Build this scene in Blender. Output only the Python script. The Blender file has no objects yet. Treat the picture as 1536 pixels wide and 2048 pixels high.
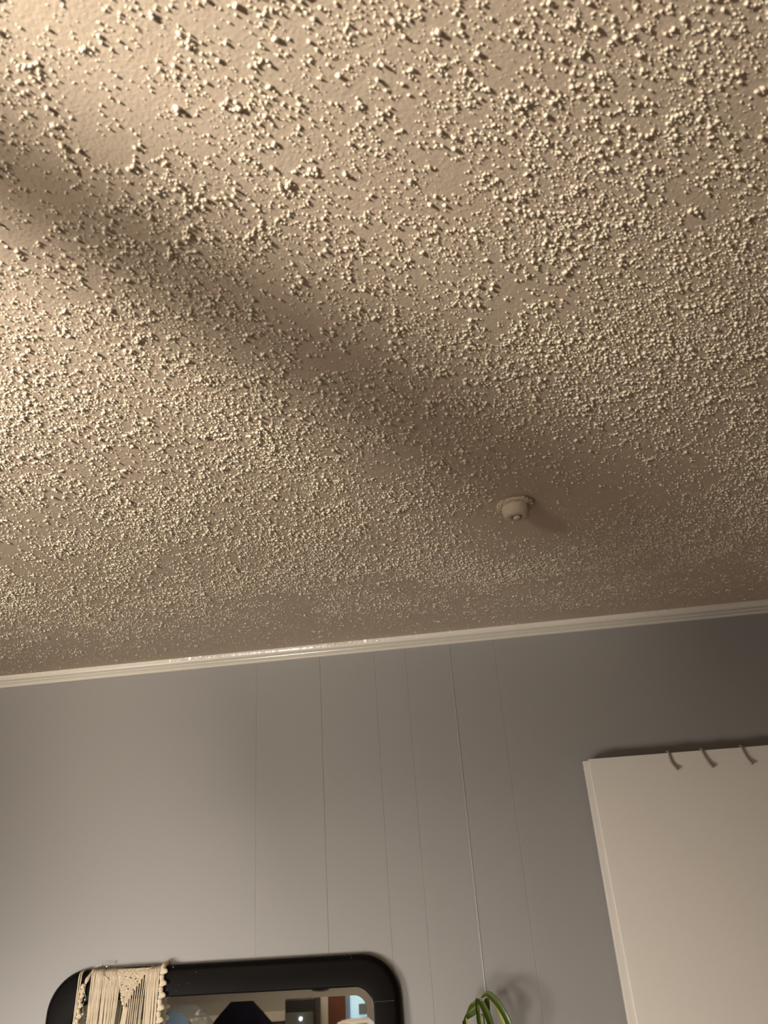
import bpy, bmesh, math, random
import numpy as np
from mathutils import Vector, Matrix, noise as mnoise

random.seed(7)
rng = np.random.default_rng(11)
S = bpy.context.scene
COL = S.collection
R = math.radians

# ------------------------------------------------------------------ camera
cam_d = bpy.data.cameras.new('camera')
cam = bpy.data.objects.new('camera', cam_d)
COL.objects.link(cam)
S.camera = cam
cam_d.sensor_fit = 'HORIZONTAL'
cam_d.sensor_width = 7.03
cam_d.lens = 7.03 * 1500 / 1536
cam_d.clip_start = 0.02
CZ = 1.76
yaw, pitch, roll = R(5.283), R(25.088), R(-4.266)
f = Vector((-math.sin(yaw) * math.cos(pitch), math.cos(yaw) * math.cos(pitch), math.sin(pitch)))
r = Vector((math.cos(yaw), math.sin(yaw), 0))
u = r.cross(f)
r2 = math.cos(roll) * r + math.sin(roll) * u
u2 = -math.sin(roll) * r + math.cos(roll) * u
m = Matrix((r2, u2, -f)).transposed().to_4x4()
m.translation = Vector((0, 0, CZ))
cam.matrix_world = m
cam_d.dof.use_dof = True
cam_d.dof.focus_distance = 2.1
cam_d.dof.aperture_fstop = 1.9

# ------------------------------------------------------------------ view / world / lights
S.view_settings.view_transform = 'Standard'
S.view_settings.look = 'None'
S.view_settings.gamma = 1
S.view_settings.use_curve_mapping = False
S.view_settings.exposure = 0.0
w = bpy.data.worlds.new('world')
S.world = w
w.use_nodes = True
w.node_tree.nodes['Background'].inputs[0].default_value = (0.35, 0.33, 0.30, 1)
w.node_tree.nodes['Background'].inputs[1].default_value = 0.3

def spot(name, loc, target, energy, color, size, blend, radius):
    l = bpy.data.lights.new(name, 'SPOT')
    l.energy = energy
    l.color = color
    l.spot_size = R(size)
    l.spot_blend = blend
    l.shadow_soft_size = radius
    o = bpy.data.objects.new(name, l)
    COL.objects.link(o)
    o.location = loc
    o.rotation_euler = (Vector(target) - Vector(loc)).to_track_quat('-Z', 'Y').to_euler()
    return o

LAMP = Vector((-1.30, -0.80, 1.95))
spot('ceiling_uplight', LAMP, (-1.04, -0.22, 2.71), 630, (1.0, 0.87, 0.705), 132, 1.0, 0.031)
spot('bedside_light', (-2.30, 0.10, 0.82), (-0.60, 2.44, 0.66), 270, (1.0, 0.91, 0.80), 84, 1.0, 0.37)
spot('added_wall_light', (-0.95, 0.10, 0.60), (-0.60, 2.44, 0.58), 115, (1.0, 0.91, 0.80), 84, 1.0, 0.37)  # added light, splits the wall lighting so the plant's shadow softens
l = bpy.data.lights.new('room_fill', 'POINT')
l.energy = 2
l.color = (1.0, 0.86, 0.70)
l.shadow_soft_size = 0.35
o = bpy.data.objects.new('room_fill', l)
COL.objects.link(o)
o.location = (-0.6, -1.5, 0.9)

# ------------------------------------------------------------------ helpers
def tag(o, label=None, cat=None, group=None, kind=None):
    if label: o['label'] = label
    if cat: o['category'] = cat
    if group: o['group'] = group
    if kind: o['kind'] = kind
    return o

def empty(name, loc, label, cat, group=None):
    o = bpy.data.objects.new(name, None)
    o.empty_display_size = 0.05
    COL.objects.link(o)
    o.location = loc
    return tag(o, label, cat, group)

def place(name, me, mat, parent=None, smooth=True):
    """link a mesh given in world coordinates; keep world position under the parent"""
    if mat is not None and not me.materials:
        me.materials.append(mat)
    if smooth:
        me.polygons.foreach_set('use_smooth', [True] * len(me.polygons))
    o = bpy.data.objects.new(name, me)
    COL.objects.link(o)
    if parent is not None:
        # parents are unrotated empties or meshes: shift the mesh into the parent's frame
        off = world_loc(parent)
        me.transform(Matrix.Translation(-off))
        o.parent = parent
    return o

def world_loc(o):
    v = Vector((0, 0, 0))
    while o is not None:
        v += Vector(o.location)
        o = o.parent
    return v

def obj(name, bm, mat, parent=None, smooth=False, kind=None):
    me = bpy.data.meshes.new(name)
    bmesh.ops.recalc_face_normals(bm, faces=bm.faces)
    bm.to_mesh(me)
    bm.free()
    o = place(name, me, mat, parent, smooth)
    if kind: o['kind'] = kind
    return o

def add_box(bm, lo, hi, bevel=0.0, seg=2):
    vs = [bm.verts.new((x, y, z)) for x in (lo[0], hi[0]) for y in (lo[1], hi[1]) for z in (lo[2], hi[2])]
    fs = [(0, 1, 3, 2), (4, 6, 7, 5), (0, 4, 5, 1), (2, 3, 7, 6), (0, 2, 6, 4), (1, 5, 7, 3)]
    faces = [bm.faces.new([vs[i] for i in q]) for q in fs]
    if bevel > 0:
        es = list({e for fc in faces for e in fc.edges})
        bmesh.ops.bevel(bm, geom=es, offset=bevel, segments=seg, affect='EDGES', profile=0.5)

def catmull(pts, n):
    P = [Vector(p) for p in pts]
    P = [P[0] * 2 - P[1]] + P + [P[-1] * 2 - P[-2]]
    out = []
    for i in range(1, len(P) - 2):
        for k in range(n):
            t = k / n
            a, b, c, d = P[i - 1], P[i], P[i + 1], P[i + 2]
            out.append(0.5 * ((2 * b) + (c - a) * t + (2 * a - 5 * b + 4 * c - d) * t * t + (3 * b - a - 3 * c + d) * t ** 3))
    out.append(P[-2])
    return out

def add_tube(bm, pts, rad, seg=8, caps=True):
    n = len(pts)
    rr = rad if hasattr(rad, '__len__') else [rad] * n
    rings = []
    ref = None
    for i, p in enumerate(pts):
        a = pts[max(i - 1, 0)]
        b = pts[min(i + 1, n - 1)]
        t = (b - a).normalized()
        if ref is None:
            ref = t.orthogonal().normalized()
        ref = (ref - t * ref.dot(t)).normalized()
        bi = t.cross(ref)
        rings.append([bm.verts.new(p + rr[i] * (math.cos(2 * math.pi * k / seg) * ref + math.sin(2 * math.pi * k / seg) * bi)) for k in range(seg)])
    for i in range(n - 1):
        for k in range(seg):
            bm.faces.new((rings[i][k], rings[i][(k + 1) % seg], rings[i + 1][(k + 1) % seg], rings[i + 1][k]))
    if caps:
        bm.faces.new(rings[0][::-1])
        bm.faces.new(rings[-1])

def add_lathe(bm, prof, cx, cy, seg=48):
    """prof: list of (r, z)"""
    rings = []
    for rad, z in prof:
        if rad < 1e-6:
            rings.append([bm.verts.new((cx, cy, z))])
        else:
            rings.append([bm.verts.new((cx + rad * math.cos(2 * math.pi * k / seg), cy + rad * math.sin(2 * math.pi * k / seg), z)) for k in range(seg)])
    for a, b in zip(rings, rings[1:]):
        if len(a) == 1 and len(b) == 1:
            continue
        for k in range(seg):
            k2 = (k + 1) % seg
            if len(a) == 1:
                bm.faces.new((a[0], b[k], b[k2]))
            elif len(b) == 1:
                bm.faces.new((a[k], a[k2], b[0]))
            else:
                bm.faces.new((a[k], a[k2], b[k2], b[k]))

# ------------------------------------------------------------------ materials
def mat(name, col, rough=0.5, spec=0.5, metal=0.0, var=0.0, vscale=20, bump=0.0, bscale=200, trans=0.0, sheen=0.0,
        emit=None, estr=0.0, coat=0.0, alpha=1.0):
    M = bpy.data.materials.new(name)
    M.use_nodes = True
    nt = M.node_tree
    b = nt.nodes['Principled BSDF']
    b.inputs['Base Color'].default_value = (*col, 1)
    b.inputs['Roughness'].default_value = rough
    b.inputs['Specular IOR Level'].default_value = spec
    b.inputs['Metallic'].default_value = metal
    b.inputs['Transmission Weight'].default_value = trans
    b.inputs['Coat Weight'].default_value = coat
    b.inputs['Alpha'].default_value = alpha
    if sheen: b.inputs['Sheen Weight'].default_value = sheen
    if emit:
        b.inputs['Emission Color'].default_value = (*emit, 1)
        b.inputs['Emission Strength'].default_value = estr
    tc = nt.nodes.new('ShaderNodeTexCoord')
    if var > 0:
        n = nt.nodes.new('ShaderNodeTexNoise')
        n.inputs['Scale'].default_value = vscale
        n.inputs['Detail'].default_value = 4
        nt.links.new(tc.outputs['Object'], n.inputs['Vector'])
        mr = nt.nodes.new('ShaderNodeMapRange')
        mr.inputs['To Min'].default_value = 1 - var
        mr.inputs['To Max'].default_value = 1 + var
        nt.links.new(n.outputs['Fac'], mr.inputs['Value'])
        mx = nt.nodes.new('ShaderNodeVectorMath')
        mx.operation = 'SCALE'
        mx.inputs[0].default_value = col
        nt.links.new(mr.outputs['Result'], mx.inputs['Scale'])
        nt.links.new(mx.outputs['Vector'], b.inputs['Base Color'])
    if bump > 0:
        n = nt.nodes.new('ShaderNodeTexNoise')
        n.inputs['Scale'].default_value = bscale
        n.inputs['Detail'].default_value = 3
        nt.links.new(tc.outputs['Object'], n.inputs['Vector'])
        bp = nt.nodes.new('ShaderNodeBump')
        bp.inputs['Strength'].default_value = 1.0
        bp.inputs['Distance'].default_value = bump
        nt.links.new(n.outputs['Fac'], bp.inputs['Height'])
        nt.links.new(bp.outputs['Normal'], b.inputs['Normal'])
    return M

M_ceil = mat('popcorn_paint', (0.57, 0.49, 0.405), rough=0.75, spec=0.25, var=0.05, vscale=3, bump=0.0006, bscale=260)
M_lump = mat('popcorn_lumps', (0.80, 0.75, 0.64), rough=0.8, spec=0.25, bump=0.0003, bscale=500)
M_wall = mat('grey_panel_paint', (0.275, 0.272, 0.27), rough=0.42, spec=0.35, bump=0.00008, bscale=90)
M_wall2 = mat('grey_wall_paint', (0.335, 0.33, 0.32), rough=0.6, spec=0.3)
M_trim = mat('white_gloss_paint', (0.66, 0.635, 0.59), rough=0.24, spec=0.5, bump=0.00012, bscale=120)
M_door = mat('white_door_paint', (0.71, 0.69, 0.655), rough=0.4, spec=0.4, bump=0.00005, bscale=60)
M_hook = mat('dull_metal', (0.30, 0.275, 0.24), rough=0.45, metal=0.2, var=0.15, vscale=80)
M_floor = mat('oak_floor', (0.22, 0.14, 0.08), rough=0.5, var=0.25, vscale=6)
M_cord = mat('cotton_cord', (0.64, 0.555, 0.43), rough=0.9, spec=0.1, var=0.10, vscale=120, bump=0.0008, bscale=500)
M_dres = mat('espresso_wood', (0.018, 0.013, 0.011), rough=0.3, spec=0.5, var=0.2, vscale=10)
M_leafg = mat('leaf_green', (0.10, 0.15, 0.02), rough=0.25, spec=0.6, var=0.25, vscale=30, coat=0.3)
M_leafy = mat('leaf_yellow', (0.55, 0.60, 0.14), rough=0.3, spec=0.6, var=0.1, vscale=30)
M_stem = mat('leaf_stem', (0.13, 0.15, 0.03), rough=0.4, spec=0.5)
M_pot = mat('pot_ceramic', (0.55, 0.52, 0.47), rough=0.3)
M_soil = mat('soil', (0.05, 0.035, 0.025), rough=0.95, bump=0.003, bscale=120)
M_wire = mat('silver_wire', (0.75, 0.68, 0.55), rough=0.25, metal=1.0)
M_bead = mat('clear_bulb', (0.95, 0.92, 0.86), rough=0.05, spec=1.0, metal=0.9)
M_mirror = mat('mirror_silver', (0.80, 0.82, 0.81), rough=0.015, metal=1.0)

# black frame: dark lacquer with dust and chipped specks
def frame_mat():
    M = mat('black_frame_lacquer', (0.006, 0.0055, 0.005), rough=0.35, spec=0.04)
    nt = M.node_tree
    b = nt.nodes['Principled BSDF']
    tc = nt.nodes.new('ShaderNodeTexCoord')
    n = nt.nodes.new('ShaderNodeTexNoise')
    n.inputs['Scale'].default_value = 95
    n.inputs['Detail'].default_value = 5
    nt.links.new(tc.outputs['Object'], n.inputs['Vector'])
    n2 = nt.nodes.new('ShaderNodeTexNoise')
    n2.inputs['Scale'].default_value = 7
    nt.links.new(tc.outputs['Object'], n2.inputs['Vector'])
    mu = nt.nodes.new('ShaderNodeMath')
    mu.operation = 'MULTIPLY'
    nt.links.new(n.outputs['Fac'], mu.inputs[0])
    nt.links.new(n2.outputs['Fac'], mu.inputs[1])
    cr = nt.nodes.new('ShaderNodeValToRGB')
    cr.color_ramp.elements[0].position = 0.395
    cr.color_ramp.elements[1].position = 0.46
    cr.color_ramp.elements[0].color = (0.006, 0.0055, 0.005, 1)
    cr.color_ramp.elements[1].color = (0.30, 0.28, 0.26, 1)
    nt.links.new(mu.outputs[0], cr.inputs[0])
    nt.links.new(cr.outputs[0], b.inputs['Base Color'])
    mr = nt.nodes.new('ShaderNodeMapRange')
    mr.inputs['To Min'].default_value = 0.22
    mr.inputs['To Max'].default_value = 0.5
    nt.links.new(n2.outputs['Fac'], mr.inputs['Value'])
    nt.links.new(mr.outputs[0], b.inputs['Roughness'])
    return M
M_frame = frame_mat()

# ------------------------------------------------------------------ room shell
ZC = 2.44            # ceiling height
YB = 2.44            # back wall
XL, XR, YR = -3.45, 1.9, -2.1

bm = bmesh.new()
add_box(bm, (XL - .1, YR - .1, -0.1), (XR + .1, YB + .1, 0))
obj('floor', bm, M_floor, kind='structure')
bm = bmesh.new()
add_box(bm, (XL - .1, YR, 0), (XL, YB, ZC))
obj('wall_left', bm, M_wall2, kind='structure')
bm = bmesh.new()
add_box(bm, (XR, YR, 0), (XR + .1, YB, ZC))
obj('wall_right', bm, M_wall2, kind='structure')
bm = bmesh.new()
add_box(bm, (XL - .1, YR - .1, 0), (XR + .1, YR, ZC))
obj('wall_rear', bm, M_wall2, kind='structure')

# back wall: flat panels with narrow routed joints and one raised caulked seam
def back_wall():
    prof = [(XL - .1, 0.0)]
    joints = [(-2.7, .0008), (-2.1, .0008), (-0.694, .0004), (-0.477, .0009), (-0.294, .0006), (-0.190, .0006), (-0.043, -1), (0.102, .0006), (1.3, .0008)]
    for x, d in joints:
        if d < 0:
            prof += [(x - .0036, 0), (x - .0002, -.0016), (x + .0002, 0)]
        else:
            hw = 0.0009
            prof += [(x - hw - .0004, 0), (x - hw * .4, d), (x + hw * .4, d), (x + hw + .0004, 0)]
    prof.append((XR + .1, 0))
    bm = bmesh.new()
    a = [bm.verts.new((x, YB + d, 0)) for x, d in prof]
    b = [bm.verts.new((x, YB + d, ZC)) for x, d in prof]
    for i in range(len(prof) - 1):
        bm.faces.new((a[i], a[i + 1], b[i + 1], b[i]))
    c = [bm.verts.new((x, YB + .1, z)) for x in (XL - .1, XR + .1) for z in (0, ZC)]
    bm.faces.new((c[0], c[1], c[3], c[2]))
    bm.faces.new((a[0], b[0], c[1], c[0]))
    bm.faces.new((a[-1], c[2], c[3], b[-1]))
    bm.faces.new(b + [c[3], c[1]])
    bm.faces.new([c[0], c[2]] + a[::-1])
    return obj('wall_back', bm, M_wall, kind='structure')
back_wall()

# crown trim: cove, thin bead, lower bead (profile: out from wall, down from ceiling)
def crown(name, p0, p1, out):
    pr = [(0, -.0405), (.0085, -.0405), (.0115, -.0385), (.0118, -.0350), (.0100, -.0318), (.0058, -.0302), (.0050, -.0282),
          (.0090, -.0268), (.0122, -.0256), (.0126, -.0236), (.0108, -.0222), (.0066, -.0212), (.0060, -.0194),
          (.0105, -.0180), (.0150, -.0155), (.0172, -.0110), (.0182, -.0060), (.0185, -.0003), (0, -.0003)]
    bm = bmesh.new()
    d = (Vector(p1) - Vector(p0))
    n = 1300
    rings = []
    for i in range(n + 1):
        p = Vector(p0) + d * i / n
        ring = []
        for k, (o_, z) in enumerate(pr):
            jz = 0.0
            if k in (len(pr) - 2, len(pr) - 3):
                o_ += max(-.0006, .0022 * mnoise.noise(Vector((p.x * 140, p.y, k * .5))) * (0.3 + max(0, mnoise.noise(Vector((p.x * 4, 3, 1))) * 2.5)))
            ring.append(bm.verts.new(p + Vector(out) * o_ + Vector((0, 0, z + jz))))
        rings.append(ring)
    for a, b in zip(rings, rings[1:]):
        for k in range(len(pr)):
            k2 = (k + 1) % len(pr)
            bm.faces.new((a[k], a[k2], b[k2], b[k]))
    bm.faces.new(rings[0])
    bm.faces.new(rings[-1][::-1])
    return obj(name, bm, M_trim, kind='structure')
crown('trim_1', (XL, YB, ZC), (XR, YB, ZC), (0, -1, 0))

# ------------------------------------------------------------------ popcorn ceiling (one mesh: slab + sprayed lumps)
def ico0():
    t = (1 + 5 ** .5) / 2
    v = np.array([(-1, t, 0), (1, t, 0), (-1, -t, 0), (1, -t, 0), (0, -1, t), (0, 1, t), (0, -1, -t), (0, 1, -t), (t, 0, -1), (t, 0, 1), (-t, 0, -1), (-t, 0, 1)], float)
    v /= np.linalg.norm(v[0])
    fc = np.array([(0, 11, 5), (0, 5, 1), (0, 1, 7), (0, 7, 10), (0, 10, 11), (1, 5, 9), (5, 11, 4), (11, 10, 2), (10, 7, 6), (7, 1, 8),
                   (3, 9, 4), (3, 4, 2), (3, 2, 6), (3, 6, 8), (3, 8, 9), (4, 9, 5), (2, 4, 11), (6, 2, 10), (8, 6, 7), (9, 8, 1)])
    return v, fc

def ico_sub(v, fc):
    v = [tuple(x) for x in v]
    cache = {}
    def mid(a, b):
        k = (min(a, b), max(a, b))
        if k not in cache:
            p = (np.array(v[a]) + np.array(v[b])) / 2
            p /= np.linalg.norm(p)
            v.append(tuple(p))
            cache[k] = len(v) - 1
        return cache[k]
    out = []
    for a, b, c in fc:
        x, y, z = mid(a, b), mid(b, c), mid(c, a)
        out += [(a, x, z), (b, y, x), (c, z, y), (x, y, z)]
    return np.array(v), np.array(out)

def value_noise(x, y, cell, seed):
    g = np.random.default_rng(seed).random((256, 256))
    X = (x + 20) / cell
    Y = (y + 20) / cell
    i = np.floor(X).astype(int)
    j = np.floor(Y).astype(int)
    fx = X - i
    fy = Y - j
    fx = fx * fx * (3 - 2 * fx)
    fy = fy * fy * (3 - 2 * fy)
    i0, i1, j0, j1 = i % 256, (i + 1) % 256, j % 256, (j + 1) % 256
    return (g[i0, j0] * (1 - fx) + g[i1, j0] * fx) * (1 - fy) + (g[i0, j1] * (1 - fx) + g[i1, j1] * fx) * fy

SPR = (0.146, 1.478)     # sprinkler position

def density(x, y):
    n = 0.55 * value_noise(x, y, .16, 3) + 0.45 * value_noise(x, y, .05, 4)
    n = n + 0.35 * (value_noise(x, y, .022, 5) - .5)
    d = np.clip(.32 + (n - .30) * 1.7, 0.10, 1.2)
    d *= np.clip(1.0 + .55 * (x - .05), .82, 1.25)
    # thinner band by the wall, thin patch round the sprinkler
    d *= np.clip((YB - y) / .62, 0, 1) ** 1.0
    rs = np.hypot((x - SPR[0] - .10) / 1.1, y - SPR[1] - .02)
    d *= np.clip((rs - .05) / .42, 0.06, 1)
    d *= np.where(np.hypot(x - SPR[0], y - SPR[1]) < .052, 0, 1)
    return d

def lumps(n, rmin, rmax, power, base, x0, x1, y0, y1, seed, amp=1.0, thin=1.0):
    g = np.random.default_rng(seed)
    x = g.uniform(x0, x1, n)
    y = g.uniform(y0, y1, n)
    keep = g.random(n) < density(x, y) * thin
    x, y = x[keep], y[keep]
    k = len(x)
    rad = rmin * (rmax / rmin) ** (g.random(k) ** power)
    # lumps shrink toward the wall
    rad *= np.clip(.62 + .38 * (YB - y) / .7, .5, 1.0) * (1 + .18 * np.clip((y - .7) / .35, 0, 1))
    v, fc = base
    nv, nf = len(v), len(fc)
    P = np.repeat(v[None], k, 0)
    P = P * (1 + amp * g.normal(0, .22, (k, nv, 1)))
    P[..., 0] *= g.uniform(.75, 1.3, (k, 1))
    P[..., 1] *= g.uniform(.75, 1.3, (k, 1))
    P[..., 2] *= g.uniform(.75, 1.25, (k, 1))
    a = g.uniform(0, 2 * np.pi, k)
    ca, sa = np.cos(a)[:, None], np.sin(a)[:, None]
    X = P[..., 0] * ca - P[..., 1] * sa
    Y = P[..., 0] * sa + P[..., 1] * ca
    Z = P[..., 2]
    W = np.stack([X * rad[:, None] + x[:, None], Y * rad[:, None] + y[:, None],
                  ZC - rad[:, None] * g.uniform(.1, .7, (k, 1)) + Z * rad[:, None]], -1)
    F = (fc[None] + (np.arange(k) * nv)[:, None, None]).reshape(-1, 3)
    return W.reshape(-1, 3), F

def clusters(nc, seed, base, x0, x1, y0, y1):
    """groups of lumps that ran together"""
    g = np.random.default_rng(seed)
    cx = g.uniform(x0, x1, nc)
    cy = g.uniform(y0, y1, nc)
    keep = g.random(nc) < density(cx, cy)
    cx, cy = cx[keep], cy[keep]
    per = g.integers(3, 9, len(cx))
    size = g.uniform(.0015, .0041, len(cx))
    X = np.repeat(cx, per) + g.normal(0, 1, per.sum()) * np.repeat(size, per)
    Y = np.repeat(cy, per) + g.normal(0, 1, per.sum()) * np.repeat(size, per)
    rad = np.repeat(size, per) * g.uniform(.22, .62, len(X))
    v, fc = base
    k, nv = len(X), len(v)
    P = np.repeat(v[None], k, 0) * (1 + g.normal(0, .20, (k, nv, 1)))
    W = P * rad[:, None, None]
    W[..., 0] += X[:, None]
    W[..., 1] += Y[:, None]
    W[..., 2] += ZC - (rad * g.uniform(.1, 1.0, k))[:, None]
    F = (fc[None] + (np.arange(k) * nv)[:, None, None]).reshape(-1, 3)
    return W.reshape(-1, 3), F

def make_ceiling():
    b0 = ico0()
    b1 = ico_sub(*b0)
    sets = []
    A = (-2.15, 1.45, -.15, YB - .02)
    sets.append(lumps(270000, .0006, .0017, 1.3, b0, *A, 21))
    sets.append(lumps(66000, .0012, .0026, 2.2, b1, *A, 22))
    sets.append(clusters(9000, 23, b1, *A))
    # overhead zone, seen from closest: finer spatter
    sets.append(lumps(26000, .0004, .0012, 1.0, b0, -.75, .65, .2, 1.0, 24))
    # rest of the room
    sets.append(lumps(9000, .002, .004, 1.5, b0, XL, XR, YR, -.15, 25))
    sets.append(lumps(2500, .002, .004, 1.5, b0, XL, -2.15, -.15, YB, 26))
    sets.append(lumps(1200, .002, .004, 1.5, b0, 1.45, XR, -.15, YB, 27))
    # slab: bottom face plus a thickness
    sv = np.array([(x, y, z) for x in (XL - .1, XR + .1) for y in (YR - .1, YB + .1) for z in (ZC, ZC + .1)], float)
    sf = np.array([(0, 1, 3), (0, 3, 2), (4, 6, 7), (4, 7, 5), (0, 4, 5), (0, 5, 1), (2, 3, 7), (2, 7, 6), (0, 2, 6), (0, 6, 4), (1, 5, 7), (1, 7, 3)])
    V = [sv]
    F = [sf]
    base = len(sv)
    for vv, ff in sets:
        V.append(vv)
        F.append(ff + base)
        base += len(vv)
    V = np.concatenate(V)
    F = np.concatenate(F)
    V[8:, 1] = np.minimum(V[8:, 1], YB - .019)
    me = bpy.data.meshes.new('ceiling')
    me.vertices.add(len(V))
    me.vertices.foreach_set('co', V.ravel().astype(np.float32))
    me.loops.add(F.size)
    me.loops.foreach_set('vertex_index', F.ravel().astype(np.int32))
    me.polygons.add(len(F))
    me.polygons.foreach_set('loop_start', np.arange(0, F.size, 3, dtype=np.int32))
    sm = np.ones(len(F), bool)
    sm[:12] = False
    me.polygons.foreach_set('use_smooth', sm)
    me.update(calc_edges=True)
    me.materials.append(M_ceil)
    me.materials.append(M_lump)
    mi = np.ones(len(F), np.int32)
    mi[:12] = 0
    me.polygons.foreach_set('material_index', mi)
    o = bpy.data.objects.new('ceiling', me)
    COL.objects.link(o)
    o['kind'] = 'structure'
    return o
make_ceiling()

# ------------------------------------------------------------------ ceiling sprinkler
spr = empty('ceiling_sprinkler', (SPR[0], SPR[1], ZC), 'small round sprinkler head painted over in ceiling beige, on the popcorn ceiling', 'sprinkler')
def rough_lathe(prof, seg, amp, sc):
    bm = bmesh.new()
    add_lathe(bm, prof, SPR[0], SPR[1], seg)
    for v in bm.verts:
        d = v.co - Vector((SPR[0], SPR[1], v.co.z))
        n = mnoise.noise(v.co * sc)
        v.co += d.normalized() * n * amp if d.length > 1e-5 else Vector()
        v.co.z += mnoise.noise(v.co * sc + Vector((9, 3, 1))) * amp * .6
    return bm
bm = rough_lathe([(.0, ZC - .0002), (.034, ZC - .0005), (.0395, ZC - .002), (.0400, ZC - .0045), (.0365, ZC - .0075), (.032, ZC - .0085), (.0285, ZC - .0095)], 72, .0042, 170)
obj('escutcheon', bm, M_ceil, spr, smooth=True)
bm = rough_lathe([(.0285, ZC - .006), (.0290, ZC - .012), (.0285, ZC - .022), (.0270, ZC - .029), (.0225, ZC - .0325), (.0145, ZC - .0335), (.0118, ZC - .0325), (.0112, ZC - .027), (.0, ZC - .027)], 64, .0010, 120)
obj('cup', bm, M_ceil, spr, smooth=True)
bm = rough_lathe([(.0, ZC - .0265), (.0070, ZC - .0270), (.0082, ZC - .031), (.0080, ZC - .0355), (.006, ZC - .0375), (0, ZC - .038)], 32, .0006, 200)
obj('plug', bm, M_ceil, spr, smooth=True)
# crust of paint lumps round the rim
bm = bmesh.new()
for i in range(70):
    a = random.uniform(0, 2 * math.pi)
    rr = random.uniform(.033, .041)
    rad = random.uniform(.0008, .0022)
    mm = Matrix.Translation((SPR[0] + rr * math.cos(a), SPR[1] + rr * math.sin(a), ZC - random.uniform(.004, .009))) @ Matrix.Diagonal((rad * 1.5, rad, rad, 1))
    bmesh.ops.create_icosphere(bm, subdivisions=1, radius=1, matrix=mm)
pc = obj('paint_crust', bm, M_ceil, spr, smooth=True)
pc['kind'] = 'stuff'

# ------------------------------------------------------------------ door standing flat by the back wall
def slab(bm, pts, y0, y1, bev):
    """pts: (x,z) outline, extruded in y"""
    a = [bm.verts.new((x, y0, z)) for x, z in pts]
    b = [bm.verts.new((x, y1, z)) for x, z in pts]
    n = len(pts)
    fs = [bm.faces.new(a), bm.faces.new(b[::-1])]
    for i in range(n):
        fs.append(bm.faces.new((a[i], b[i], b[(i + 1) % n], a[(i + 1) % n])))
    es = [e for e in bm.edges if abs(e.verts[0].co.y - e.verts[1].co.y) < 1e-6 and abs(e.verts[0].co.y - y0) < 1e-6]
    if bev: bmesh.ops.bevel(bm, geom=es, offset=bev, segments=3, affect='EDGES')
door = empty('door_1', (.72, 2.39, 0), None, None)
door['kind'] = 'structure'
bm = bmesh.new()
slab(bm, [(.3158, .012), (1.12, .012), (1.12, 1.9925), (.3158, 1.9955)], 2.379, 2.405, .0015)
obj('door_edge_strip', bm, M_door, door)
bm = bmesh.new()
slab(bm, [(.351, .012), (1.118, .012), (1.118, 1.9945), (.3305, 1.9995)], 2.3745, 2.3789, .0012)
obj('door_panel', bm, M_door, door)

# hooks over the top of the door
def hook(x, z, pts, w, label):
    t = empty('over_door_hook', (x, 2.372, z), label, 'hook', 'metal hooks over the door top')
    P = [Vector((x, 2.408, z - .03)), Vector((x, 2.408, z - .002)), Vector((x, 2.4075, z + .0035)), Vector((x, 2.400, z + .0042)), Vector((x, 2.380, z + .0042)), Vector((x, 2.3715, z + .0035)), Vector((x + .0006, 2.3700, z - .003))]
    P += [Vector((x + a, 2.370 - c * .5, z + b)) for a, b, c in pts]
    P2 = P[:6] + catmull(P[6:], 6)
    rad = [w] * (len(P2) - 5) + [w * 1.1, w * 1.2, w * 1.3, w * 1.25, w * .8]
    bm = bmesh.new()
    add_tube(bm, P2, rad, 10)
    obj('strap', bm, M_hook, t, smooth=True)
    return t
hook(.5605, 1.9978, [(.001, -.012, 0), (.003, -.027, .0005), (.008, -.038, .005), (.0155, -.049, .012)], .0034, 'leftmost metal hook over the white door top, sharply bent')
hook(.6560, 1.9973, [(.002, -.012, 0), (.006, -.025, .002), (.0115, -.039, .006), (.0190, -.0505, .013)], .0034, 'middle metal hook over the white door top')
hook(.7680, 1.9966, [(.002, -.012, 0), (.005, -.024, .002), (.0105, -.038, .006), (.0170, -.0500, .012)], .0032, 'rightmost metal hook over the white door top')

# ------------------------------------------------------------------ dresser carrying the mirror
TOPZ = 0.80
dr = empty('dresser', (-.7, 2.17, 0), 'long dark dresser with drawers under the mirror', 'dresser')
bm = bmesh.new()
add_box(bm, (-1.52, 1.96, .06), (.18, 2.42, TOPZ - .03), .004)
obj('carcass', bm, M_dres, dr)
bm = bmesh.new()
add_box(bm, (-1.55, 1.93, TOPZ - .03), (.21, 2.425, TOPZ), .006)
obj('top', bm, M_dres, dr)
for sx in (-1.48, .10):
    for sy in (2.0, 2.36):
        bm = bmesh.new()
        add_box(bm, (sx, sy, 0), (sx + .05, sy + .05, .0595), .003)
        obj('leg', bm, M_dres, dr)
for i in range(3):
    for j in range(3):
        x0 = -1.49 + i * .56
        z0 = .09 + j * .225
        bm = bmesh.new()
        add_box(bm, (x0, 1.942, z0), (x0 + .54, 1.9595, z0 + .21), .004)
        d = obj('drawer', bm, M_dres, dr)
        bm = bmesh.new()
        add_lathe(bm, [(0, 0), (.008, 0), (.007, .012), (.014, .018), (.015, .026), (.010, .031), (0, .032)], 0, 0, 20)
        bmesh.ops.transform(bm, matrix=Matrix.Translation((x0 + .27, 1.9418, z0 + .105)) @ Matrix.Rotation(R(90), 4, 'X'), verts=bm.verts)
        obj('knob', bm, M_wire, d, smooth=True)

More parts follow.
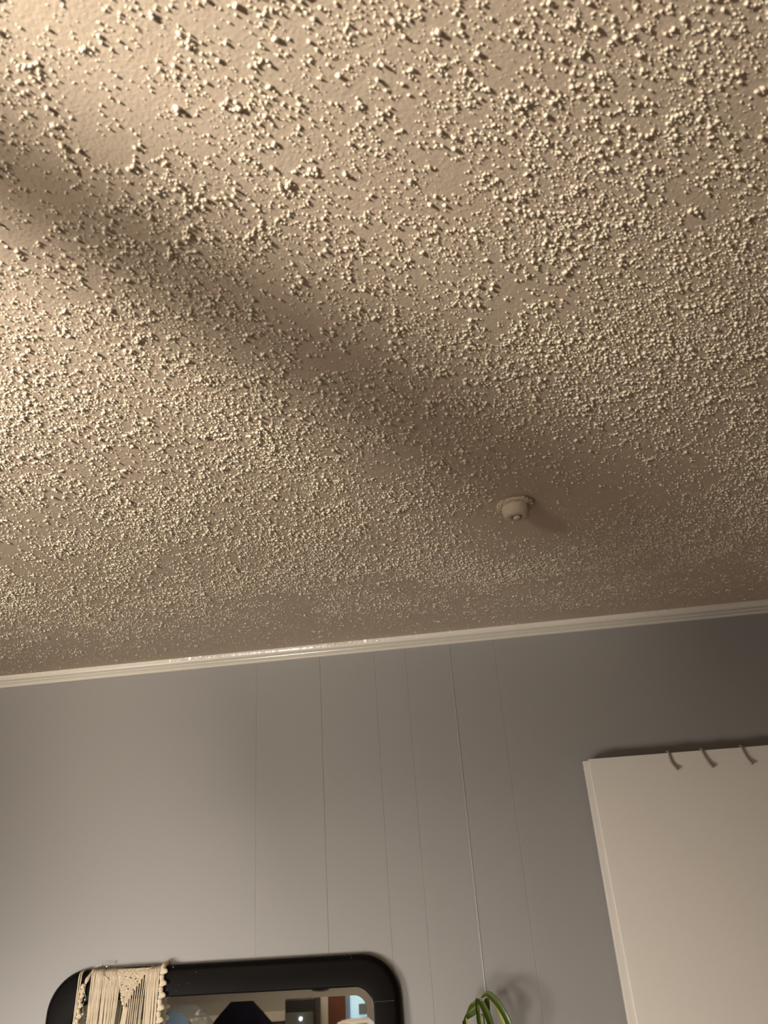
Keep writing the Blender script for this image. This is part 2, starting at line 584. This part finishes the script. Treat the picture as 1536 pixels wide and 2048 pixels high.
# ------------------------------------------------------------------ mirror (leaning back 3 degrees)
TILT = R(3)
UPV = Vector((0, math.sin(TILT), math.cos(TILT)))
NRM = Vector((0, -math.cos(TILT), math.sin(TILT)))
MP0 = Vector((0, 2.405, 1.475))
def mp(a, b, c=0.0):
    """mirror plane coordinates: a along x, b up the mirror, c toward the room (0 = frame front)"""
    return MP0 + Vector((a, 0, 0)) + UPV * b + NRM * c

def rrect(x0, x1, z0, z1, rt, rb, shear=0.0, n=14):
    pts = []
    for cx, cz, rr, a0 in ((x1 - rt, z1 - rt, rt, 0), (x0 + rt, z1 - rt, rt, 90), (x0 + rb, z0 + rb, rb, 180), (x1 - rb, z0 + rb, rb, 270)):
        for k in range(n + 1):
            a = R(a0 + 90 * k / n)
            x = cx + rr * math.cos(a)
            z = cz + rr * math.sin(a)
            pts.append((x, z + shear * (x - x0)))
    return pts

mir = empty('wall_mirror', (-.79, 2.385, TOPZ), 'wide dresser mirror in a black frame with rounded corners, leaning on the grey wall', 'mirror')
OX0, OX1, OZ1, OZ0 = -1.290, -0.290, 0.055, -0.672
IX0, IX1, IZ1, IZ0 = -1.212, -0.352, -0.012, -0.600
SH = -.006
def ring_mesh(loops):
    bm = bmesh.new()
    L = [[bm.verts.new(p) for p in lp] for lp in loops]
    n = len(L[0])
    for a, b in zip(L, L[1:]):
        for k in range(n):
            bm.faces.new((a[k], a[(k + 1) % n], b[(k + 1) % n], b[k]))
    return bm
def loop(ox, c, x0=OX0, x1=OX1, z0=OZ0, z1=OZ1, rt=.098, rb=.03):
    return [mp(x, z, c) for x, z in rrect(x0 + ox, x1 - ox, z0 + (ox if z0 == OZ0 else ox), z1 - ox, max(rt - ox, .004), max(rb - ox, .004), SH)]
def iloop(ox, c):   # ox grows outward from the opening
    return [mp(x, z, c) for x, z in rrect(IX0 - ox, IX1 + ox, IZ0 - ox, IZ1 + ox, .050 + ox, .02 + ox, SH)]
# front face with softened outer edge, thicker back tray
TH = .026
loops = [loop(.004, -TH), loop(-.0105, -TH + .001), loop(-.0115, -TH + .006), loop(-.0085, -.010), loop(-.002, -.003), loop(.002, -.0006), loop(.006, 0),
         iloop(.006, 0), iloop(.002, -.0006), iloop(0, -.003), iloop(0, -.0115)]
fr = obj('frame', ring_mesh(loops), M_frame, mir, smooth=True)
# mitre joint lines: thin dark recess strips on the stiles
for xa, xb in ((IX1 + .004, OX1 - .004),):
    bm = bmesh.new()
    vs = [bm.verts.new(mp(x, z, c)) for x, z, c in ((xa, -.054, .0003), (xb, -.054, .0003), (xb, -.0528, .0003), (xa, -.0528, .0003))]
    bm.faces.new(vs)
    r_ = bmesh.ops.extrude_face_region(bm, geom=bm.faces[:])
    for e in r_['geom']:
        if isinstance(e, bmesh.types.BMVert): e.co -= NRM * .0008
    obj('frame_joint', bm, M_dres, fr)
# backing board
bm = bmesh.new()
a = [bm.verts.new(p) for p in iloop(.035, -TH + .0005)]
b = [bm.verts.new(p) for p in iloop(.035, -TH + .0035)]
bm.faces.new(a)
bm.faces.new(b)
for k in range(len(a)):
    k2 = (k + 1) % len(a)
    bm.faces.new((a[k], a[k2], b[k2], b[k]))
obj('backing_board', bm, M_dres, mir)
# glass: flat centre with a ground bevel round it
BW = .020
bm = bmesh.new()
def gl(ox, c):
    return [bm.verts.new(mp(x, z, c)) for x, z in rrect(IX0 + ox, IX1 - ox, IZ0 + ox, IZ1 - ox, max(.055 - ox, .005), max(.03 - ox, .005), SH)]
L0 = gl(-.006, -.0145)
L1 = gl(0.0, -.0127)
L2 = gl(BW, -.0113)
LB = gl(-.006, -.0165)
n = len(L0)
for A_, B_ in ((L0, L1), (L1, L2), (LB, L0)):
    for k in range(n):
        bm.faces.new((A_[k], A_[(k + 1) % n], B_[(k + 1) % n], B_[k]))
bm.faces.new(L2)
bm.faces.new(LB[::-1])
obj('bevelled_glass', bm, M_mirror, mir)

# ------------------------------------------------------------------ macrame draped over the mirror's top left
mac = empty('macrame_hanging', tuple(mp(-1.06, -.1, .006)), 'cream cotton macrame hanging draped over the mirror top', 'macrame')
def topv(a):
    return OZ1 + SH * (a - OX0)
def cord_path(a0, a1, vtop=None, wob=.0012, start=None, vbot=-.30, c0=.0045):
    """a cord that comes over the frame's top edge (or starts on the front) and hangs down the front"""
    ph = random.uniform(0, 6)
    pts = []
    if start is None:
        t = topv(a0)
        # left rounded corner is lower
        if a0 < OX0 + .098:
            t = OZ1 - .098 + math.sqrt(max(.098 ** 2 - (OX0 + .098 - a0) ** 2, 0))
        jt = random.uniform(-.001, .0015)
        pts += [mp(a0, t - .03, -TH - .004), mp(a0, t + .000, -TH - .004), mp(a0, t + .0075 + jt, -TH + .004), mp(a0, t + .0085 + jt, -.012), mp(a0, t + .0045 + jt, -.001), mp(a0, t - .004, c0 - .0008)]
        v0 = t - .012
    else:
        v0 = start
    n = 9
    for i in range(n):
        s = i / (n - 1)
        v = v0 + (vbot - v0) * s
        a = a0 + (a1 - a0) * min(1, s * 2.2) + wob * math.sin(ph + 5 * s) * min(1, s * 4)
        pts.append(mp(a, v, c0 + .0006 * math.sin(ph + 9 * s)))
    return catmull(pts, 4)
def cord(a0, a1, rad=.0023, **k):
    bm = bmesh.new()
    p = cord_path(a0, a1, **k)
    add_tube(bm, p, [rad * (1 + .08 * math.sin(i * 1.9)) for i in range(len(p))], 7)
    return obj('cord', bm, M_cord, mac, smooth=True)
# left group
a = -1.166
while a < -1.079:
    if abs(a + 1.1375) > .0018:
        cord(a, a - .002 - .008 * max(0, (a + 1.10) / .02) + random.uniform(-.0015, .0015), rad=random.uniform(.0019, .0026), c0=.0035 + random.uniform(0, .0018))
    a += random.uniform(.0040, .0050)
# right group
a = -1.001
while a < -.963:
    cord(a, a + random.uniform(-.002, .0005), rad=random.uniform(.0019, .0025), c0=.0035 + random.uniform(0, .0018))
    a += random.uniform(.0040, .0048)
# centre cords leaving the slanted lower edges of the knotted panel
PA0, PA1, PV = -1.087, -.9985, -.020     # panel left, right, tip height
for i in range(9):
    s = i / 8
    a0 = -1.058 + (.054) * s
    st = -.016 + (.066) * s
    cord(a0, a0 - .003 - .006 * s, start=st, rad=.0016, wob=.0016, c0=.0042)
# loose flat band going down-left from the tip
for i in range(4):
    cord(-1.061 + i * .0035, -1.076 + i * .0036, start=-.030, rad=.0024, c0=.0055)

# knotted panel: rows of knots in a tapering triangle, coming over the top edge
bm = bmesh.new()
row = 0
v = topv(-1.04) + .006
while v > -.026:
    t = (topv(-1.04) - v) / (topv(-1.04) + .026)
    t = min(max(t, 0), 1)
    aL = PA0 + .022 * t ** 1.2
    aR = PA1 - .062 * t ** .9
    a = aL + (.0021 if row % 2 else 0)
    while a <= aR + .001:
        hole = ((row * 7 + int((a - aL) * 900) * 3) % 23 == 0) and .1 < t < .8
        if not hole:
            s = random.uniform(.85, 1.15)
            mm = Matrix.Translation(mp(a + random.uniform(-.0004, .0004), v, .0045 + random.uniform(-.0004, .0006) - max(0, (v - topv(a) + .002)) * .6)) @ Matrix.Rotation(random.choice((-1, 1)) * R(40), 4, 'Y') @ Matrix.Diagonal((.0030 * s, .0024, .0021 * s, 1))
            bmesh.ops.create_icosphere(bm, subdivisions=2, radius=1, matrix=mm)
        a += .0040
    v -= .0033
    row += 1
# part lying over the top edge
for r_ in range(8):
    c = -.002 - r_ * .0034
    for k in range(22):
        a = PA0 + .002 + k * .0041 + (.002 if r_ % 2 else 0)
        mm = Matrix.Translation(mp(a, topv(a) + .0065 + random.uniform(-.0006, .0010), c)) @ Matrix.Diagonal((.0030, .0024, .0024, 1))
        bmesh.ops.create_icosphere(bm, subdivisions=1, radius=1, matrix=mm)
obj('knotted_panel', bm, M_cord, mac, smooth=True)
# small knots below the tip
bm = bmesh.new()
for i, (da, dv, s) in enumerate(((-1.068, -.012, 1.3), (-1.064, -.021, 1.4), (-1.060, -.031, 1.3), (-1.058, -.041, 1.1), (-1.071, -.006, .9))):
    mm = Matrix.Translation(mp(da, dv, .0055)) @ Matrix.Diagonal((.0038 * s, .0030 * s, .0042 * s, 1))
    bmesh.ops.create_icosphere(bm, subdivisions=2, radius=1, matrix=mm)
obj('tip_knot', bm, M_cord, mac, smooth=True)

# scalloped braided edges
def braid(a_top, a_bot, width, pitch, v_top, side, over=True, phase=0.0):
    bm = bmesh.new()
    v = v_top
    i = 0
    path = []
    while v > -.30:
        s = (v_top - v) / (v_top + .30)
        a = a_top + (a_bot - a_top) * min(1, s * 2.5)
        bulge = .35 + .65 * abs(math.sin(math.pi * ((v_top - v) / pitch + phase)))
        path.append((a + side * width * .28 * bulge, v, bulge))
        v -= pitch / 9
    # square knots: a plump bead of two crossing strands per pitch
    L_ = v_top + .30
    nk = int(L_ / (pitch * .5))
    for q in range(nk):
        v = v_top - .004 - q * pitch * .5
        s_ = (v_top - v) / L_
        a = a_top + (a_bot - a_top) * min(1, s_ * 2.5)
        big = q % 2 == 0
        off = side * width * (.42 if big else .02)
        w_ = width * (.60 if big else .44)
        for sg in (-1, 1):
            mm = Matrix.Translation(mp(a + off * (1 if sg > 0 else .3), v + sg * pitch * .07, .0075 + .0012 * sg)) @ Matrix.Rotation(sg * R(22), 4, 'Y') @ Matrix.Diagonal((w_ * .92, .0055, pitch * .24, 1))
            bmesh.ops.create_icosphere(bm, subdivisions=2, radius=1, matrix=mm)
    core = [mp(a_top + (a_bot - a_top) * min(1, 2.5 * i / 20), v_top - L_ * i / 20, .0055) for i in range(21)]
    add_tube(bm, core, [width * .32] * 21, 8)
    if over:
        a = a_top
        pts = catmull([mp(a, v_top - .02, -TH - .006), mp(a, v_top + .008, -TH - .002), mp(a, v_top + .0125, -.012), mp(a, v_top + .006, .001), mp(a, v_top - .008, .0055)], 5)
        add_tube(bm, pts, [width * .42] * len(pts), 9)
    return obj('braided_edge', bm, M_cord, mac, smooth=True)
braid(-.9545, -.9585, .0180, .0290, topv(-.95) + .001, 1)
braid(-1.191, -1.198, .0125, .0235, .030, 1, over=False)
# ribbon end over the top near the left edge + outer single cord
bm = bmesh.new()
p = catmull([mp(-1.168, .062, -.016), mp(-1.172, .056, -.003), mp(-1.180, .040, .005), mp(-1.186, .022, .006), mp(-1.189, .006, .006), mp(-1.192, -.01, .006)], 6)
add_tube(bm, p, [.0045 + .0015 * math.sin(i * .7) for i in range(len(p))], 9)
obj('edge_tail', bm, M_cord, mac, smooth=True)
cord(-1.2045, -1.2105, rad=.0022, c0=.004)
cord(-1.1985, -1.206, rad=.0020, c0=.0045)
cord(-1.158, -1.170, rad=.0022, c0=.0055)
# knot tuft on the frame top, right of the braided edge
bm = bmesh.new()
for i in range(9):
    mm = Matrix.Translation(mp(-.937 + i * .0026, topv(-.93) + .003 + .003 * math.sin(i * .8), -.010 + .002 * math.cos(i * 2))) @ Matrix.Diagonal((.0030, .003, .0034, 1))
    bmesh.ops.create_icosphere(bm, subdivisions=1, radius=1, matrix=mm)
obj('frayed_tuft', bm, mat('frayed_cotton', (0.22, 0.20, 0.16), rough=.95, var=.2, vscale=200), mac, smooth=True)

# ------------------------------------------------------------------ string of tiny clear bulbs tangled in the macrame
fl = empty('fairy_light_string', tuple(mp(-1.18, 0, .01)), 'thin wire string of tiny clear fairy bulbs tangled in the left edge of the macrame', 'string lights')
wp = catmull([mp(-1.128, .0695, -.004), mp(-1.150, .075, -.008), mp(-1.168, .068, -.004), mp(-1.182, .045, .006), mp(-1.184, .024, .0125), mp(-1.176, .000, .012), mp(-1.180, -.018, .013), mp(-1.178, -.041, .013), mp(-1.192, -.055, .013), mp(-1.201, -.07, .013), mp(-1.19, -.12, .012)], 8)
bm = bmesh.new()
add_tube(bm, wp, .0006, 6)
obj('wire', bm, M_wire, fl, smooth=True)
wp2 = catmull([mp(-1.133, .062, .002), mp(-1.128, .050, .008), mp(-1.119, .043, .0085), mp(-1.110, .036, .009)], 8)
bm = bmesh.new()
add_tube(bm, wp2, .0008, 6)
obj('wire', bm, M_wire, fl, smooth=True)
for (a, v, c, s) in ((-1.1275, .0715, -.004, .0030), (-1.184, .024, .0135, .0024), (-1.176, -.006, .013, .0022), (-1.178, -.040, .014, .0026), (-1.201, -.052, .013, .0028), (-1.1155, .0405, .009, .0020)):
    bm = bmesh.new()
    mm = Matrix.Translation(mp(a, v, c)) @ Matrix.Diagonal((s, s, s * 1.35, 1))
    bmesh.ops.create_icosphere(bm, subdivisions=3, radius=1, matrix=mm)
    obj('bulb', bm, M_bead, fl, smooth=True)

# ------------------------------------------------------------------ plant with folded strap leaves
PX, PY = -.058, 2.35
pl = empty('potted_plant', (PX, PY, TOPZ), 'green plant with glossy folded strap leaves right of the mirror', 'plant')
bm = bmesh.new()
add_lathe(bm, [(0, TOPZ), (.045, TOPZ), (.058, TOPZ + .06), (.066, TOPZ + .115), (.070, TOPZ + .12), (.070, TOPZ + .13), (.063, TOPZ + .13), (.060, TOPZ + .112), (0, TOPZ + .112)], PX, PY, 40)
obj('pot', bm, M_pot, pl, smooth=True)
bm = bmesh.new()
add_lathe(bm, [(0, TOPZ + .121), (.03, TOPZ + .1205), (.0615, TOPZ + .1185)], PX, PY, 24)
obj('soil', bm, M_soil, pl, smooth=True)
def leaf(pts, widths, dirs, m=M_leafg, fold=.18, name='leaf'):
    """strap leaf along pts; dirs = width directions at each control point"""
    c = catmull(pts, 6)
    dd = catmull(dirs, 6)
    ww = [v.x for v in catmull([Vector((w_, 0, 0)) for w_ in widths], 6)]
    bm = bmesh.new()
    rows = []
    for i, p in enumerate(c):
        d = dd[i].normalized()
        t = (c[min(i + 1, len(c) - 1)] - c[max(i - 1, 0)]).normalized()
        nn = t.cross(d).normalized()
        rw = []
        for k in range(7):
            s = (k - 3) / 3
            rw.append(bm.verts.new(p + d * s * ww[i] + nn * (abs(s) * fold * ww[i])))
        rows.append(rw)
    for a_, b_ in zip(rows, rows[1:]):
        for k in range(6):
            bm.faces.new((a_[k], a_[k + 1], b_[k + 1], b_[k]))
    r_ = bmesh.ops.solidify(bm, geom=bm.faces[:], thickness=.0007)
    return obj(name, bm, m, pl, smooth=True)
X = Vector((1, 0, 0)); Yv = Vector((0, 1, 0)); Z = Vector((0, 0, 1))
def V(x, z, y=PY):
    return Vector((x * 1.049, y, CZ - (CZ - z) * 1.049))
# coordinates on the plane y = PY
# stalk the leaves spring from
bm = bmesh.new()
add_tube(bm, catmull([Vector((-.056, PY, TOPZ + .119)), V(-.050, TOPZ + .3), V(-.052, 1.20), V(-.054, 1.36), V(-.055, 1.405)], 8), .0045, 10)
obj('stem', bm, M_stem, pl, smooth=True)
L = leaf([V(-.060, 1.424), V(-.074, 1.419), V(-.089, 1.411), V(-.1005, 1.401, PY - .004), V(-.1015, 1.385, PY - .006), V(-.100, 1.34, PY - .004), V(-.092, 1.28, PY)],
     [.010, .0155, .015, .010, .007, .006, .002], [Z + Yv * .3, Z + Yv * .3, Z + Yv * .4 + X * .2, Z * .6 + Yv * .8 + X * .5, X + Yv * .8, X + Yv * .6, X + Yv * .4], fold=.25)
leaf([V(-.096, 1.401, PY - .010), V(-.0935, 1.385, PY - .012), V(-.0935, 1.36, PY - .012), V(-.095, 1.33, PY - .010)], [.0012, .0034, .0034, .001], [X, X, X, X], m=M_leafy)
leaf([V(-.066, 1.440), V(-.0665, 1.432), V(-.0665, 1.41), V(-.066, 1.385), V(-.063, 1.34), V(-.06, 1.28)], [.0015, .004, .0055, .0058, .005, .002],
     [X + Yv * .6] * 6, fold=.4)
leaf([V(-.064, 1.438, PY - .004), V(-.056, 1.432, PY - .008), V(-.047, 1.415, PY - .010), V(-.039, 1.392, PY - .010), V(-.033, 1.36, PY - .008), V(-.030, 1.30, PY)],
     [.003, .0075, .0090, .0092, .008, .003], [X + Z * .4 + Yv * .3] * 6, fold=.35)
leaf([V(-.053, 1.440, PY + .004), V(-.042, 1.446, PY), V(-.030, 1.444, PY - .004), V(-.014, 1.428, PY - .010), V(.0, 1.405, PY - .014), V(.010, 1.382, PY - .016), V(.014, 1.372, PY - .018)],
     [.003, .0065, .0085, .0085, .0085, .0075, .003], [Z + Yv * .3, Z + Yv * .4 + X * .1, Z + Yv * .3 + X * .6, Z * .7 + X * .8, Z * .6 + X * .8, Z * .5 + X * .9, X + Z * .3], fold=.2)
leaf([V(.010, 1.384, PY - .016), V(.0065, 1.374, PY - .014), V(.002, 1.360, PY - .012), V(-.002, 1.34, PY - .008), V(-.006, 1.30, PY)], [.004, .008, .0085, .007, .002],
     [X, X + Z * .2, X, X, X], fold=.3)
leaf([V(-.026, 1.431, PY + .006), V(-.020, 1.421, PY + .006), V(-.0125, 1.404, PY + .006), V(-.006, 1.386, PY + .006), V(-.004, 1.375, PY + .006)], [.0010, .0022, .0036, .0040, .001],
     [X + Z * .3] * 5, m=M_leafy)
leaf([V(-.040, 1.438, PY + .002), V(-.041, 1.425, PY), V(-.041, 1.405, PY - .002), V(-.034, 1.38, PY), V(-.028, 1.34, PY), V(-.024, 1.28, PY)], [.006, .0078, .006, .0042, .0035, .001],
     [X + Yv * .3] * 6, fold=.3)

# ------------------------------------------------------------------ things behind the camera, seen only in the mirror
M_black = mat('black_plastic', (0.012, 0.012, 0.014), rough=.4)
M_grey = mat('grey_cloth_grille', (0.07, 0.08, 0.08), rough=.8, bump=.0005, bscale=600)
M_navy = mat('navy_cloth', (0.004, 0.004, 0.008), rough=.95, spec=.03)
M_led = mat('white_indicator', (1, 1, 1), emit=(1, 1, 1), estr=6)
M_book = mat('brown_wood', (0.09, 0.03, 0.015), rough=.4, var=.3, vscale=12)
M_bag = mat('clear_plastic_bag', (0.16, 0.19, 0.21), rough=.10, spec=1.0, bump=.02, bscale=16, alpha=.5)
M_blue = mat('blue_cloth', (0.07, 0.26, 0.60), rough=.7, var=.4, vscale=9)
M_white = mat('white_cloth', (.75, .74, .72), rough=.8)
M_pane = mat('daylit_pane', (.5, .7, .8), rough=.2, emit=(0.50, 0.78, 0.95), estr=.75)

# added light blocker: stem and bowl keep the uplight off part of the ceiling
lp = empty('ceiling_light_blocker', (-1.104, -.510, ZC), 'added black bowl on a thick stem behind the camera, blocking the uplight', 'light blocker')
bm = bmesh.new()
add_lathe(bm, [(0, ZC - .0305), (.02, ZC - .030), (.05, ZC - .022), (.058, ZC - .0045), (0, ZC - .0045)], -1.104, -.51, 40)
obj('blocker_mount', bm, M_black, lp, smooth=True)
bm = bmesh.new()
add_lathe(bm, [(0, 1.80), (.0165, 1.80), (.0165, ZC - .029), (0, ZC - .029)], -1.104, -.51, 24)
obj('stem', bm, M_black, lp, smooth=True)
bm = bmesh.new()
add_lathe(bm, [(.017, 1.80), (.05, 1.805), (.09, 1.84), (.145, 1.90), (.172, 1.979), (.169, 1.979), (.141, 1.90), (.087, 1.845), (.05, 1.812), (.017, 1.807)], -1.104, -.51, 40)
obj('blocker_bowl', bm, M_black, lp, smooth=True)

# jacket on a peg of the rear wall
jk = empty('jacket', (-1.78, -1.2, 0), 'navy jacket on a dress form behind the camera', 'jacket')
prof = [(0, 1.365, .03, .03), (0, 1.352, .07, .05), (0, 1.325, .095, .07), (0, 1.27, .155, .09), (0, 1.21, .215, .11), (0, 1.15, .235, .12), (0, .95, .22, .12), (0, .75, .23, .13)]
bm = bmesh.new()
rg = []
for dx, z, ax, ay in prof:
    rg.append([bm.verts.new((-1.80 + dx + ax * math.cos(2 * math.pi * k / 28), -1.2 + ay * math.sin(2 * math.pi * k / 28) * (1 + .1 * math.sin(k * 1.3 + z * 9)), z)) for k in range(28)])
for a_, b_ in zip(rg, rg[1:]):
    for k in range(28):
        bm.faces.new((a_[k], a_[(k + 1) % 28], b_[(k + 1) % 28], b_[k]))
bm.faces.new(rg[0]); bm.faces.new(rg[-1][::-1])
obj('body', bm, M_navy, jk, smooth=True)
bm = bmesh.new()
add_lathe(bm, [(0, 0), (.16, 0), (.16, .02), (.02, .04), (.015, .76), (0, .76)], -1.78, -1.2, 24)
obj('stand', bm, M_black, jk, smooth=True)
for s in (-1, 1):
    bm = bmesh.new()
    add_tube(bm, catmull([Vector((-1.78 + s * .13, -1.2, 1.16)), Vector((-1.78 + s * .23, -1.18, 1.05)), Vector((-1.77 + s * .27, -1.15, .9)), Vector((-1.77 + s * .26, -1.12, .72))], 6), .055, 14)
    obj('sleeve', bm, M_navy, jk, smooth=True)

# plastic bag of bedding on a stool
bg = empty('plastic_bag', (-2.13, -.9, .95), 'shiny clear plastic bag of blue cloth on a stool behind the camera', 'bag')
bm = bmesh.new()
bmesh.ops.create_icosphere(bm, subdivisions=5, radius=1)
for v in bm.verts:
    c = v.co.copy()
    k = 1 + .10 * mnoise.noise(c * 2.3) + .07 * (1 - abs(mnoise.noise(c * 5.0))) + .03 * abs(mnoise.noise(c * 12))
    v.co = Vector((-2.10 + c.x * .20 * k, -.9 + c.y * .16 * k, 1.165 + c.z * .178 * k))
obj('bag_skin', bm, M_bag, bg, smooth=True)
bm = bmesh.new()
bmesh.ops.create_icosphere(bm, subdivisions=4, radius=1)
for v in bm.verts:
    c = v.co.copy()
    k = 1 + .15 * mnoise.noise(c * 2.0)
    v.co = Vector((-2.17 + c.x * .115 * k, -.9 + c.y * .12 * k, 1.185 + c.z * .125 * k))
obj('blue_contents', bm, M_blue, bg, smooth=True)
st = empty('stool', (-2.1, -.9, 0), 'round dark stool under the plastic bag behind the camera', 'stool')
bm = bmesh.new()
add_lathe(bm, [(0, .93), (.18, .93), (.185, .94), (.18, .957), (0, .957)], -2.1, -.9, 32)
obj('seat', bm, M_dres, st, smooth=False)
for k in range(4):
    a = R(45 + 90 * k)
    bm = bmesh.new()
    add_tube(bm, [Vector((-2.1 + .13 * math.cos(a), -.9 + .13 * math.sin(a), .929)), Vector((-2.1 + .19 * math.cos(a), -.9 + .19 * math.sin(a), 0))], .014, 10)
    obj('leg', bm, M_dres, st, smooth=True)

# speaker: black upper box, grey grille, small white indicator
sp = empty('tower_speaker', (-1.515, -1.85, 0), 'tall black tower speaker with grey grille behind the camera', 'speaker')
bm = bmesh.new()
add_box(bm, (-1.63, -2.0, 0), (-1.405, -1.75, 1.325), .012)
obj('cabinet', bm, M_black, sp)
bm = bmesh.new()
add_box(bm, (-1.625, -1.7498, .1), (-1.41, -1.742, 1.235), .003)
obj('grille', bm, M_grey, sp)
bm = bmesh.new()
bmesh.ops.create_icosphere(bm, subdivisions=2, radius=.012, matrix=Matrix.Translation((-1.505, -1.736, 1.195)))
obj('indicator', bm, M_led, sp, smooth=True)

# rear window with casing, brown bookcase, table with white cloth
win = empty('window_1', (-.95, -2.09, 1.3), None, None)
win['kind'] = 'structure'
bm = bmesh.new()
add_box(bm, (-1.19, YR + .0005, .85), (-.55, YR + .02, 1.33))
obj('pane', bm, M_pane, win)
for lo, hi in (((-1.43, YR + .0005, .75), (-1.325, YR + .03, 1.36)), ((-.55, YR + .0005, .75), (-.46, YR + .03, 1.36)), ((-1.325, YR + .0005, 1.33), (-.55, YR + .03, 1.36))):
    bm = bmesh.new()
    add_box(bm, lo, hi, .003)
    obj('casing', bm, M_trim, win)
tr = empty('trim_2', (-1.85, -2.09, 1.2), None, None)
tr['kind'] = 'structure'
bm = bmesh.new()
add_box(bm, (-3.4, YR + .0005, 1.17), (-1.64, YR + .025, 1.235), .004)
obj('rail', bm, M_trim, tr)
bc = empty('bookcase', (-1.25, -1.95, 0), 'narrow brown wooden bookcase behind the camera', 'bookcase')
bm = bmesh.new()
add_box(bm, (-1.32, -2.06, 0), (-1.185, -1.85, 1.34), .003)
obj('carcass', bm, M_book, bc)
for k in range(6):
    bm = bmesh.new()
    add_box(bm, (-1.315, -1.8498, .1 + k * .205), (-1.19, -1.84, .12 + k * .205))
    obj('shelf_edge', bm, mat('orange_wood', (.22, .09, .03), rough=.4), bc)
ac = empty('window_unit', (-1.075, -2.06, 1.15), 'small grey square box on the window behind the camera', 'box')
bm = bmesh.new()
add_box(bm, (-1.115, YR + .021, 1.185), (-1.04, YR + .06, 1.255), .003)
obj('housing', bm, mat('grey_box_plastic', (.16, .19, .20), rough=.6), ac)

bm = bmesh.new()
bmesh.ops.create_grid(bm, x_segments=30, y_segments=30, size=.5)
for v in bm.verts:
    x, y = v.co.x, v.co.y
    v.co = Vector((-.93 + x * .5, -1.72 + y * .5, 1.17 + .02 * mnoise.noise(Vector((x * 4, y * 4, 0)))))
bmesh.ops.solidify(bm, geom=bm.faces[:], thickness=.02)
tb = tag(obj('folded_blanket', bm, M_white, None, smooth=True), 'white folded blanket on a tall chest behind the camera', 'blanket')
ch = empty('tall_chest', (-.93, -1.72, 0), 'tall brown chest of drawers behind the camera', 'chest')
bm = bmesh.new()
add_box(bm, (-1.15, -1.95, 0), (-.72, -1.5, 1.135), .006)
obj('carcass', bm, M_book, ch)
